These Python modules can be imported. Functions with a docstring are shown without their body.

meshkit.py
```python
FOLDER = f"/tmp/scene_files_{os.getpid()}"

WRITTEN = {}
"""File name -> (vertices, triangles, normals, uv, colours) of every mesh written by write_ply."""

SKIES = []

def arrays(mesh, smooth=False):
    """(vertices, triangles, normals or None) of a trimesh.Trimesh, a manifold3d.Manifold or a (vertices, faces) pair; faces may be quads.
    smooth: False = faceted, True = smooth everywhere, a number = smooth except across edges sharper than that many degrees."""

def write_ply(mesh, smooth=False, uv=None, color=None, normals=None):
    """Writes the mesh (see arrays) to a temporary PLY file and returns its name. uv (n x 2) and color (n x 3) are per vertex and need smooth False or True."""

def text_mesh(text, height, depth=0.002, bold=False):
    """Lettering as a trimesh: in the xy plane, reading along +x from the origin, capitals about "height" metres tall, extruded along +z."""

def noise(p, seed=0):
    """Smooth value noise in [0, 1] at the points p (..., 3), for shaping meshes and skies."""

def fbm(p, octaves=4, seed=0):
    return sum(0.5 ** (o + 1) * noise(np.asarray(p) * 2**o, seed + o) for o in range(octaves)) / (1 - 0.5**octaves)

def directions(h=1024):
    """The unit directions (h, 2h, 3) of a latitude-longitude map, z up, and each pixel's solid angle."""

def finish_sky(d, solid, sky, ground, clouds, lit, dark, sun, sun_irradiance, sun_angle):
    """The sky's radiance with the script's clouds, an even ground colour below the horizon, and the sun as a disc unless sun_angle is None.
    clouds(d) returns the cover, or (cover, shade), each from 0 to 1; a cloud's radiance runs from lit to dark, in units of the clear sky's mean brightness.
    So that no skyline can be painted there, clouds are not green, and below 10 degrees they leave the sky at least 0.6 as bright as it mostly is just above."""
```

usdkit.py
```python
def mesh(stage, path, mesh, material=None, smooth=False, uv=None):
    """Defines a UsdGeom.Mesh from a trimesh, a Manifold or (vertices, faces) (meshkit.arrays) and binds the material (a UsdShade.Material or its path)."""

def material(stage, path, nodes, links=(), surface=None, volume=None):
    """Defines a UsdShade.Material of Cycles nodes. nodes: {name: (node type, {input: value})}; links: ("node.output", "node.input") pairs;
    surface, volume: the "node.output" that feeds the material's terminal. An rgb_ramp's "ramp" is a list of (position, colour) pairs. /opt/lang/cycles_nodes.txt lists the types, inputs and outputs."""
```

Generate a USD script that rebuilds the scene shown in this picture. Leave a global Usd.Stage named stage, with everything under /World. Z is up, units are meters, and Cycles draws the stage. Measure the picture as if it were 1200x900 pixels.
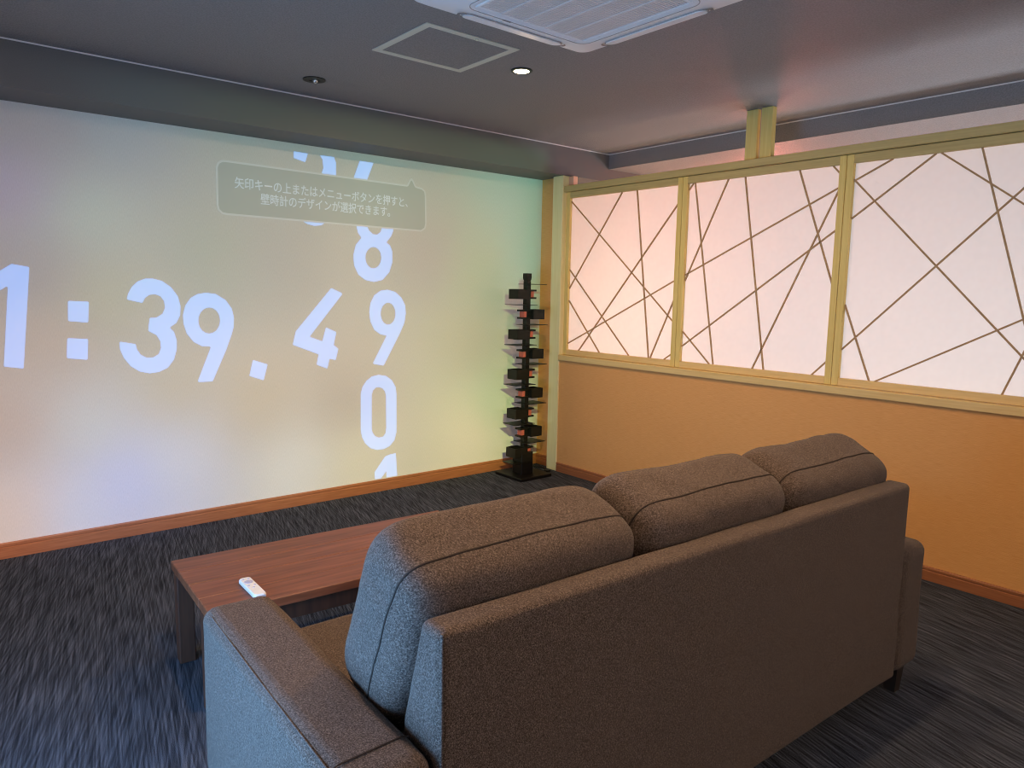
import math, random, json
import numpy as np, trimesh, usdkit, meshkit
import manifold3d as m3
from shapely.geometry import Polygon, box as sbox, Point, LineString
from shapely.ops import unary_union
from shapely import affinity
from pxr import Usd, UsdGeom, UsdLux, Gf, Sdf, Vt, UsdShade
random.seed(7); RNG = np.random.default_rng(7)
stage = Usd.Stage.CreateInMemory()
UsdGeom.SetStageUpAxis(stage, 'Z'); UsdGeom.SetStageMetersPerUnit(stage, 1.0)
UsdGeom.Xform.Define(stage, '/World'); UsdGeom.Scope.Define(stage, '/World/Looks')

# ------------------------------------------------------------------ camera, light, exposure
EXPOSURE = 0.0
CAM = np.array([-4.173, -4.698, 1.5])
YAW, PITCH, ROLL = 0.690234497, 0.127103077, 0.0180813868
fw = np.array([math.sin(YAW)*math.cos(PITCH), math.cos(YAW)*math.cos(PITCH), -math.sin(PITCH)])
r0 = np.array([math.cos(YAW), -math.sin(YAW), 0]); u0 = np.cross(r0, fw)
rt = math.cos(ROLL)*r0 + math.sin(ROLL)*u0; up = -math.sin(ROLL)*r0 + math.cos(ROLL)*u0
cam = UsdGeom.Camera.Define(stage, '/World/camera')
cam.AddTransformOp().Set(Gf.Matrix4d(*rt, 0, *up, 0, *(-fw), 0, *CAM, 1))
cam.CreateHorizontalApertureAttr(36.0); cam.CreateVerticalApertureAttr(27.0)
cam.CreateFocalLengthAttr(850.45/1200*36); cam.CreateClippingRangeAttr(Gf.Vec2f(0.05, 100))
cam.CreateExposureAttr(EXPOSURE)

def aim(frm, to):                                    # matrix whose -z looks from frm towards to
    f = np.asarray(to, float)-np.asarray(frm, float); f /= np.linalg.norm(f)
    h = np.array([0, 0, 1.0]) if abs(f[2]) < .95 else np.array([0, 1.0, 0])
    r = np.cross(f, h); r /= np.linalg.norm(r); u = np.cross(r, f)
    return Gf.Matrix4d(*r, 0, *u, 0, *(-f), 0, *map(float, frm), 1)
def rect_light(name, frm, to, w, h, power, col):
    l = UsdLux.RectLight.Define(stage, '/World/'+name); l.AddTransformOp().Set(aim(frm, to))
    l.CreateWidthAttr(w); l.CreateHeightAttr(h); l.CreateIntensityAttr(power); l.CreateColorAttr(Gf.Vec3f(*col)); return l
def disk_light(name, frm, to, r, power, col, cone=None):
    l = UsdLux.DiskLight.Define(stage, '/World/'+name); l.AddTransformOp().Set(aim(frm, to))
    l.CreateRadiusAttr(r); l.CreateIntensityAttr(power); l.CreateColorAttr(Gf.Vec3f(*col))
    if cone: UsdLux.ShapingAPI.Apply(l.GetPrim()).CreateShapingConeAngleAttr(cone)
    return l
def sphere_light(name, at, r, power, col):
    l = UsdLux.SphereLight.Define(stage, '/World/'+name); l.AddTranslateOp().Set(Gf.Vec3d(*map(float, at)))
    l.CreateRadiusAttr(r); l.CreateIntensityAttr(power); l.CreateColorAttr(Gf.Vec3f(*col)); return l

dome = UsdLux.DomeLight.Define(stage, '/World/sky'); dome.CreateIntensityAttr(0.25); dome.CreateColorAttr(Gf.Vec3f(.7, .82, 1))
# daylight through the window of the left wall
rect_light('daylight_left', (-4.80, -3.05, .62), (0, -3.05, .45), 1.25, 1.12, 16.5, (.18, .50, .98))
# daylight through the high window of the near wall, behind the camera
rect_light('daylight_near', (-2.4, -7.72, 1.85), (-2.4, 0, 1.9), 2.6, .9, 3.0, (1.0, .93, .90))
# daylight through the window of the room behind the shoji screens
rect_light('daylight_behind', (2.72, -3.35, .98), (0, -3.35, .98), 4.2, .86, 7.2, (.86, .89, 1.0))
# warm lamp hanging in the room behind the shoji screens
PEND = [(1.15, -0.95, 1.30, 70.0, (1.0, .70, .47)), (1.25, -3.3, .80, 24.0, (1.0, .72, .44)), (1.3, -1.3, 2.18, 44.0, (1.0, .25, .17))]
for i, (x, y, z, p, c) in enumerate(PEND): sphere_light('lamp_light_behind_%03d' % i, (x, y, z), .11, p, c)
# ceiling downlights (the lit one in view, and those of the same row nearer the camera)
DOWN = [(-1.605, -1.62), (-3.25, -2.95), (-2.25, -3.38), (-2.3, -5.7)]
for i, (x, y) in enumerate(DOWN):
    disk_light('downlight_beam_%03d' % i, (x, y, 2.6495), (x, y, 0), .042, (1300, 1150, 850, 1150)[i], (1.0, .66, .36), 64.0)
# projector lamp
PROJ = np.array([-3.3, -4.6, 2.44])
sphere_light('projector_lamp', PROJ, .002, 5600000.0, (1, 1, 1))

# ------------------------------------------------------------------ helpers
COUNT = {}
def numbered(parent, name):
    k = parent+'/'+name; n = COUNT.get(k, 0); COUNT[k] = n+1
    return k if n == 0 else '%s_%03d' % (k, n)
def path(o): return '/World' if o is None else str(o.GetPath())
def tag(o, label=None, cat=None, group=None, kind=None):
    for k, v in (('label', label), ('category', cat), ('group', group), ('kind', kind)):
        if v: o.SetCustomDataByKey(k, v)
    return o
def obj(name, mesh, m, parent=None, smooth=False, **kw):
    if isinstance(mesh, list): mesh = trimesh.util.concatenate([tm(x) for x in mesh])
    o = usdkit.mesh(stage, numbered(path(parent), name), mesh, m, smooth).GetPrim()
    return tag(o, **kw)
def thing(name, loc=(0, 0, 0), rz=0.0, **kw):
    x = UsdGeom.Xform.Define(stage, numbered('/World', name)); x.AddTranslateOp().Set(Gf.Vec3d(*map(float, loc)))
    if rz: x.AddRotateZOp().Set(rz)
    return tag(x.GetPrim(), **kw)
def tm(x):
    if isinstance(x, trimesh.Trimesh): return x
    v, f, _ = meshkit.arrays(x); return trimesh.Trimesh(v, f, process=False)
def cbox(lo, hi, b=0.0):                              # chamfered box
    lo, hi = np.minimum(lo, hi).astype(float), np.maximum(lo, hi).astype(float)
    if b <= 0: return trimesh.creation.box(bounds=[lo, hi])
    b = min(b, .45*(hi-lo).min()); pts = []
    for s in np.ndindex(2, 2, 2):
        c = np.where(np.array(s) == 1, hi, lo); d = np.where(np.array(s) == 1, -b, b)
        for k in range(3):
            p = c+d; p[k] = c[k]; pts.append(p)
    return trimesh.convex.convex_hull(np.array(pts))
def hull(pts): return trimesh.convex.convex_hull(np.array(pts, float))
def rhull(pts, r, n=20):                              # hull of spheres: soft rounded solid
    b = trimesh.creation.icosphere(subdivisions=2, radius=r).vertices
    return trimesh.convex.convex_hull(np.vstack([b+np.array(p, float) for p in pts]))
def extr(poly, t):                                    # shapely polygon -> solid in xy, 0..t along z
    ps = getattr(poly, 'geoms', [poly])
    return trimesh.util.concatenate([trimesh.creation.extrude_polygon(p, t, engine='earcut') for p in ps if p.area > 1e-9])
def onwall(poly, y0, t):                              # polygon in (x, z) -> solid standing on the far wall, towards the room
    m = extr(poly, t); v = m.vertices
    return trimesh.Trimesh(np.c_[v[:, 0], y0-v[:, 2], v[:, 1]], m.faces, process=False)
def tube(pts, r, n=8, closed=False):
    P = np.array(pts, float); k = len(P)
    T = np.roll(P, -1, 0)-np.roll(P, 1, 0)
    if not closed: T[0] = P[1]-P[0]; T[-1] = P[-1]-P[-2]
    T /= np.linalg.norm(T, axis=1, keepdims=True)
    a = np.array([0, 0, 1.0]) if abs(T[0][2]) < .9 else np.array([1.0, 0, 0])
    N = []; nrm = a-T[0]*(a@T[0])
    for t in T:
        nrm = nrm-t*(nrm@t); nrm /= np.linalg.norm(nrm); N.append(nrm)
    N = np.array(N); B = np.cross(T, N); th = np.linspace(0, 2*np.pi, n, endpoint=False)
    V = (P[:, None]+r*(np.cos(th)[None, :, None]*N[:, None]+np.sin(th)[None, :, None]*B[:, None])).reshape(-1, 3)
    F = []
    for i in range(k if closed else k-1):
        j = (i+1) % k
        for q in range(n):
            q2 = (q+1) % n; F += [[i*n+q, j*n+q, j*n+q2], [i*n+q, j*n+q2, i*n+q2]]
    if not closed:
        for q in range(1, n-1): F += [[0, q, q+1], [(k-1)*n, (k-1)*n+q+1, (k-1)*n+q]]
    m = trimesh.Trimesh(V, F, process=False); m.fix_normals(); return m
def cyl(c, r, z0, z1, n=32):
    m = trimesh.creation.cylinder(r, z1-z0, sections=n); m.apply_translation([c[0], c[1], (z0+z1)/2]); return m
def ring(c, r0, r1, z0, z1, n=40):
    m = extr(Point(0, 0).buffer(r1, n//4).difference(Point(0, 0).buffer(r0, n//4)), z1-z0); m.apply_translation([c[0], c[1], z0]); return m
def rrect(x0, y0, x1, y1, r, q=6): return sbox(x0+r, y0+r, x1-r, y1-r).buffer(r, q)
def lin(*c):
    c = np.array(c, float)/255; return tuple(np.where(c < .04045, c/12.92, ((c+.055)/1.055)**2.4))

# ------------------------------------------------------------------ materials
LK = '/World/Looks/'
def mat(name, nodes, links=(), surface='p.BSDF'): return usdkit.material(stage, LK+name, nodes, links, surface=surface)
def plain(name, col, rough=.5, spec=.5, **kw):
    return mat(name, {'p': ('principled_bsdf', dict(base_color=col, roughness=rough, specular_ior_level=spec, **kw))})
def grained(name, c1, c2, scale, stretch, rough=.6, spec=.3, bump=.0, detail=4, object_space=False, dist=.02, rand=0.0):
    src = 'tc.object' if object_space else 'g.position'
    n = {'g': ('geometry', {}), 'tc': ('texture_coordinate', {}), 'm': ('mapping', {'scale': stretch}),
         'n': ('noise_texture', {'scale': scale, 'detail': detail, 'roughness': .6}),
         'r': ('rgb_ramp', {'ramp': [(.32, c1), (.68, c2)]}), 'b': ('bump', {'strength': bump, 'distance': dist}),
         'oi': ('object_info', {}), 'off': ('vector_math', {'math_type': 'add'}), 'osc': ('vector_math', {'math_type': 'scale', 'scale': 7.0}),
         'p': ('principled_bsdf', {'roughness': rough, 'specular_ior_level': spec})}
    l = [(src, 'm.vector'), ('n.fac', 'r.fac'), ('n.fac', 'b.height')]
    if rand:
        l += [('oi.random', 'osc.vector1'), ('m.vector', 'off.vector1'), ('osc.vector', 'off.vector2'), ('off.vector', 'n.vector')]
        n['hv'] = ('hsv', {}); n['mr'] = ('map_range', {'to_min': 1-rand, 'to_max': 1+rand})
        l += [('oi.random', 'mr.value'), ('mr.result', 'hv.value'), ('r.color', 'hv.color'), ('hv.color', 'p.base_color')]
    else: l += [('m.vector', 'n.vector'), ('r.color', 'p.base_color')]
    if bump: l.append(('b.normal', 'p.normal'))
    return mat(name, n, l)

M = {}
M['plaster'] = grained('far_wall_paper', (.70, .69, .66), (.76, .75, .72), 1.0, (300, 300, 60), .85, .2, .10, 2, dist=.004)
M['tan_wall'] = grained('tan_woven_wallpaper', lin(228, 164, 98), lin(238, 180, 114), 1.0, (60, 18, 420), .8, .25, .25, 3, dist=.004)
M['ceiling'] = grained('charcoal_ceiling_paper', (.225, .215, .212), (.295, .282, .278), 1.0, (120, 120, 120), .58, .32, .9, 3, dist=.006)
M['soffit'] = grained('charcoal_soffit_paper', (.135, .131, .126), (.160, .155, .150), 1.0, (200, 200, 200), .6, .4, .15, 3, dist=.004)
M['white_trim'] = plain('white_trim', (.8, .78, .77), .4)
M['brown_wood'] = grained('reddish_brown_trim_wood', lin(150, 92, 58), lin(172, 110, 72), 1.0, (6, 6, 120), .45, .4)
M['brown_wood_y'] = grained('reddish_brown_trim_wood_grain', lin(150, 92, 58), lin(176, 114, 74), 1.0, (90, 3, 90), .45, .4)
M['pale_wood_v'] = grained('pale_cypress_upright', lin(228, 198, 112), lin(238, 212, 132), 1.0, (70, 70, 2.5), .5, .35)
M['post_wood'] = grained('pale_cypress_post', lin(238, 226, 160), lin(246, 236, 180), 1.0, (70, 70, 2.5), .5, .35)
M['pale_wood_h'] = grained('pale_cypress_rail', lin(190, 166, 106), lin(206, 184, 122), 1.0, (70, 2.5, 70), .5, .35)
M['sill_wood'] = grained('pale_cypress_sill', lin(228, 192, 122), lin(240, 208, 142), 1.0, (70, 2.5, 70), .5, .35)
M['lattice'] = grained('lattice_strip_wood', lin(170, 138, 98), lin(188, 154, 112), 1.0, (40, 40, 40), .55, .3)
M['paper'] = mat('shoji_paper', {'g': ('geometry', {}), 'm': ('mapping', {'scale': (1, 30, 30)}), 'n': ('noise_texture', {'scale': 1.0, 'detail': 4}),
    'r': ('rgb_ramp', {'ramp': [(.3, (.83, .82, .80)), (.7, (.85, .84, .82))]}),
    'd': ('diffuse_bsdf', {}), 't': ('translucent_bsdf', {}), 'x': ('mix_closure', {'fac': .95})},
    [('g.position', 'm.vector'), ('m.vector', 'n.vector'), ('n.fac', 'r.fac'), ('r.color', 'd.color'), ('r.color', 't.color'), ('d.BSDF', 'x.closure1'), ('t.BSDF', 'x.closure2')], 'x.closure')
# carpet: loop pile in broken streaks running along y
M['carpet'] = mat('dark_streaked_loop_carpet', {
    'g': ('geometry', {}), 'm': ('mapping', {'mapping_type': 'texture', 'rotation': (0, 0, -.17), 'scale': (1/150, 1/3.2, 1)}), 'n': ('noise_texture', {'scale': 1.0, 'detail': 2, 'roughness': .5}),
    'm1': ('mapping', {'mapping_type': 'texture', 'rotation': (0, 0, -.33), 'scale': (1/125, 1/5, 1)}), 'n1': ('noise_texture', {'scale': 1.0, 'detail': 2, 'roughness': .5}),
    'm2': ('mapping', {'scale': (420, 300, 1)}), 'n2': ('noise_texture', {'scale': 1.0, 'detail': 1}),
    'mx0': ('mix_float', {'fac': .5}), 'mx': ('mix_float', {'fac': .45}), 'r': ('rgb_ramp', {'ramp': [(.40, (.012, .014, .019)), (.5, (.050, .057, .074)), (.60, (.160, .176, .222))]}),
    'b': ('bump', {'strength': .7, 'distance': .008}), 'p': ('principled_bsdf', {'roughness': .95, 'specular_ior_level': .04})},
    [('g.position', 'm.vector'), ('g.position', 'm1.vector'), ('m.vector', 'n.vector'), ('m1.vector', 'n1.vector'), ('g.position', 'm2.vector'), ('m2.vector', 'n2.vector'),
     ('n.fac', 'mx0.a'), ('n1.fac', 'mx0.b'), ('mx0.result', 'mx.a'), ('n2.fac', 'mx.b'), ('mx.result', 'r.fac'), ('r.color', 'p.base_color'), ('mx.result', 'b.height'), ('b.normal', 'p.normal')])
def fabric(name, c1, c2, c3):
    return mat(name, {'tc': ('texture_coordinate', {}), 'm1': ('mapping', {'mapping_type': 'texture', 'rotation': (.6, .75, .78), 'scale': (1/640, 1/170, 1/380)}), 'n1': ('noise_texture', {'scale': 1.0, 'detail': 1}),
        'm2': ('mapping', {'mapping_type': 'texture', 'rotation': (.2, -.7, -.78), 'scale': (1/190, 1/600, 1/340)}), 'n': ('noise_texture', {'scale': 1.0, 'detail': 1}),
        'n3': ('noise_texture', {'scale': 640.0, 'detail': 2}), 'mx': ('mix_float', {'fac': .5}), 'mx3': ('mix_float', {'fac': .35}),
        'r': ('rgb_ramp', {'ramp': [(.38, c1), (.5, c2), (.62, c3)]}), 'b': ('bump', {'strength': .4, 'distance': .003}),
        'p': ('principled_bsdf', {'roughness': .92, 'specular_ior_level': .12, 'sheen_weight': .06, 'sheen_roughness': .5})},
        [('tc.object', 'm1.vector'), ('tc.object', 'm2.vector'), ('m1.vector', 'n1.vector'), ('m2.vector', 'n.vector'), ('tc.object', 'n3.vector'), ('n1.fac', 'mx.a'), ('n.fac', 'mx.b'), ('mx.result', 'mx3.a'), ('n3.fac', 'mx3.b'),
         ('mx3.result', 'r.fac'), ('r.color', 'p.base_color'), ('mx3.result', 'b.height'), ('b.normal', 'p.normal')])
M['fabric'] = fabric('brown_grey_tweed', (.036, .025, .0205), (.108, .078, .065), (.27, .205, .175))
M['piping'] = plain('dark_piping', (.060, .046, .040), .9, .1)
M['leg'] = plain('dark_wood_leg', (.03, .02, .015), .5)
M['walnut'] = grained('walnut_plank', lin(108, 58, 37), lin(152, 88, 59), 1.0, (3.0, 42, 30), .42, .4, .03, 6, True, rand=.10)
M['walnut_dark'] = grained('walnut_frame', lin(70, 42, 32), lin(96, 58, 42), 1.0, (30, 30, 3.5), .5, .35, .0, 5, True)
M['black'] = grained('black_stained_wood', (.005, .0045, .004), (.010, .009, .008), 1.0, (20, 20, 90), .45, .25)
M['salmon'] = plain('reddish_lamp_lining', lin(186, 92, 84), .6, .2)
M['ac_white'] = plain('ac_white_plastic', (.88, .87, .865), .6, .3)
M['ac_grille'] = plain('ac_grille_plastic', (.80, .76, .74), .5, .3)
M['ac_gap'] = plain('ac_soft_gap', lin(178, 172, 168), .7, .2)
M['ac_dark'] = plain('ac_shadow_gap', lin(150, 140, 134), .7, .2)
M['hatch_metal'] = plain('hatch_aluminium_frame', lin(206, 206, 190), .5, .4)
M['black_metal'] = plain('black_fitting', (.012, .012, .012), .4, .5)
M['lens'] = plain('chrome_lens', (.7, .7, .7), .15, .5, metallic=.8)
M['bulb'] = mat('lit_lamp_disc', {'e': ('emission', {'color': (1.0, .80, .52), 'strength': 5.0})}, surface='e.emission')
M['remote'] = plain('white_remote_plastic', (.96, .96, .97), .3, .5)
M['button'] = plain('lavender_button', lin(196, 200, 232), .4)
M['grey_plastic'] = plain('light_grey_plastic', lin(170, 174, 184), .4)
M['cord'] = plain('black_cord', (.01, .01, .01), .5)
M['metal_grey'] = plain('window_aluminium', (.35, .35, .36), .4, .5)
M['glass'] = mat('window_glass', {'f': ('fresnel', {'IOR': 1.45}), 't': ('transparent_bsdf', {'color': (.97, .98, .98)}), 'g': ('glossy_bsdf', {'roughness': .02}), 'x': ('mix_closure', {})},
    [('f.fac', 'x.fac'), ('t.BSDF', 'x.closure1'), ('g.BSDF', 'x.closure2')], 'x.closure')
def glow(name, base, emit, s=1.0):
    return mat(name, {'d': ('diffuse_bsdf', {'color': base}), 'e': ('emission', {'color': emit, 'strength': s}), 'a': ('add_closure', {})},
               [('d.BSDF', 'a.closure1'), ('e.emission', 'a.closure2')], 'a.closure')
M['digit'] = glow('projected_white_blue', (.74, .74, .74), (.06, .22, .60), 1.0)
M['bubble'] = plain('projected_bubble_fill', (.60, .63, .60), .9, .0)
M['bubble_line'] = glow('projected_bubble_line', (.75, .75, .75), (.28, .36, .34), .16)
M['text'] = glow('projected_text', (.74, .74, .74), (.30, .48, .60), .30)

# ------------------------------------------------------------------ the setting
X0, Y0 = -4.78, -7.6                                   # left wall, near wall
XB = 2.75                                             # far side of the room behind the screens
ZC, ZS, ZR = 2.657, 2.432, 2.535                      # ceiling, underside of far soffit, underside of right soffit
ST = dict(kind='structure')
obj('floor', cbox((X0-.1, Y0-.1, -.1), (XB+.1, .1, 0)), M['carpet'], **ST)
ce = thing('ceiling', **ST)
obj('panel', cbox((X0-.1, Y0-.1, ZC), (.45, -.33, ZC+.1)), M['ceiling'], ce)
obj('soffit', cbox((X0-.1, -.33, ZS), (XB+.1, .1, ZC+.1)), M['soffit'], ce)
obj('soffit', cbox((.45, Y0-.1, ZR), (XB+.1, -.33, ZC+.1)), M['ceiling'], ce)
obj('edge_bead', cbox((X0, -.336, ZC-.006), (.45, -.33, ZC)), M['white_trim'], ce, label='thin white bead along the ceiling edge')
obj('edge_bead', cbox((.444, Y0, ZC-.006), (.45, -.336, ZC)), M['white_trim'], ce, label='thin white bead along the ceiling edge')
obj('wall_far', cbox((X0-.1, 0, 0), (XB+.1, .1, ZS)), M['plaster'], **ST)
obj('wall_near', [cbox((X0-.1, Y0-.1, 0), (XB+.1, Y0, 1.35)), cbox((X0-.1, Y0-.1, 2.35), (XB+.1, Y0, ZC)), cbox((X0-.1, Y0-.1, 1.35), (-3.75, Y0, 2.35)), cbox((-1.05, Y0-.1, 1.35), (XB+.1, Y0, 2.35))], M['plaster'], **ST)
wb = [cbox((XB, -1.2, 0), (XB+.1, 0, ZR)), cbox((XB, -5.5, 1.46), (XB+.1, -1.2, ZR)), cbox((XB, -5.5, 0), (XB+.1, -1.2, .5)), cbox((XB, Y0, 0), (XB+.1, -5.5, ZR))]
obj('wall_back', wb, M['tan_wall'], **ST)
wl = [cbox((X0-.1, -2.35, 0), (X0, 0, ZC)), cbox((X0-.1, Y0, 0), (X0, -3.75, ZC)), cbox((X0-.1, -3.75, 1.29), (X0, -2.35, ZC)), cbox((X0-.1, -3.75, 0), (X0, -2.35, .03))]
obj('wall_left', wl, M['plaster'], **ST)
def window(name, x, y0, y1, z0, z1):
    w = thing(name, **ST); t = .045
    fr = [cbox((x-.04, y0, z0), (x+.04, y0+t, z1)), cbox((x-.04, y1-t, z0), (x+.04, y1, z1)), cbox((x-.04, y0+t, z0), (x+.04, y1-t, z0+t)), cbox((x-.04, y0+t, z1-t), (x+.04, y1-t, z1)),
          cbox((x-.03, (y0+y1)/2-.03, z0+t), (x+.03, (y0+y1)/2+.03, z1-t))]
    for f in fr: obj('frame', f, M['metal_grey'], w)
    for a, b in ((y0+t, (y0+y1)/2-.03), ((y0+y1)/2+.03, y1-t)): obj('pane', cbox((x-.004, a, z0+t), (x+.004, b, z1-t)), M['glass'], w)
window('window_1', X0-.05, -3.75, -2.35, .03, 1.29)
window('window_2', XB+.05, -5.5, -1.2, .5, 1.46)
w3 = thing('window_3', **ST); yw = Y0-.05
for lo, hi in (((-3.75, 1.35), (-3.705, 2.35)), ((-1.095, 1.35), (-1.05, 2.35)), ((-3.705, 1.35), (-1.095, 1.395)), ((-3.705, 2.305), (-1.095, 2.35)), ((-2.43, 1.395), (-2.37, 2.305))):
    obj('frame', cbox((lo[0], yw-.04, lo[1]), (hi[0], yw+.04, hi[1])), M['metal_grey'], w3)
for a_, b_ in ((-3.705, -2.43), (-2.37, -1.095)): obj('pane', cbox((a_, yw-.004, 1.395), (b_, yw+.004, 2.305)), M['glass'], w3)
# the low wall under the screens, full height beside the corner post
dado = [cbox((-.05, Y0, 0), (.05, -.30, .945)), cbox((0, -.30, 0), (.05, 0, ZS))]
obj('wall_right', dado, M['tan_wall'], **ST)
def skirting(name, prof, a, b, axis):                  # profile (offset from wall, z) swept along x or y
    m = extr(Polygon(prof), b-a); v = m.vertices
    v = np.c_[v[:, 2]+a, -v[:, 0], v[:, 1]] if axis == 'x' else np.c_[-.05-v[:, 0], v[:, 2]+a, v[:, 1]]
    m = trimesh.Trimesh(v, m.faces, process=False); m.fix_normals()
    return m
PR = [(0, 0), (.013, 0), (.013, .060), (.009, .064), (.009, .067), (.0125, .070), (.0125, .082), (.009, .088), (0, .088)]
obj('baseboard_far', skirting('f', PR, X0, -.014, 'x'), M['brown_wood'], **ST)
PR2 = [(a, b*.86) for a, b in PR]
obj('baseboard_right', skirting('r', PR2, Y0, -.322, 'y'), M['brown_wood_y'], **ST)
m = skirting('r', PR, -.198, -.001, 'y'); m.apply_translation([.05, 0, 0])
obj('baseboard_right', m, M['brown_wood_y'], **ST)
# woodwork of the partition
post = thing('trim_1', kind='structure', label='pale wooden post beside the black lamp in the corner')
obj('post', cbox((-.062, -.318, 0), (.06, -.200, ZS), .003), M['post_wood'], post)
obj('block', cbox((.0, -.372, 2.357), (.05, -.319, 2.428), .003), plain('pinkish_pale_wood', lin(226, 180, 150), .5), post)
obj('trim_2', cbox((-.072, Y0, .942), (.072, -.319, .987), .003), M['sill_wood'], kind='structure', label='pale wooden sill under the screens')
obj('trim_3', cbox((-.05, Y0, 2.300), (.06, -.319, 2.348), .003), M['pale_wood_h'], kind='structure', label='pale wooden head rail above the screens')
hp = thing('trim_4', kind='structure', label='pair of pale wooden hangers from head rail to ceiling')
obj('hanger', cbox((-.015, -2.026, 2.349), (.030, -1.945, ZC-.001), .002), M['pale_wood_v'], hp)
obj('hanger', cbox((-.015, -2.127, 2.349), (.030, -2.050, ZC-.001), .002), M['pale_wood_v'], hp)
obj('cable', tube([(.004, -2.038, 2.35), (.004, -2.0375, 2.5), (.004, -2.038, ZC-.002)], .003), plain('pinkish_cable', lin(200, 160, 140), .5), hp)

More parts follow.
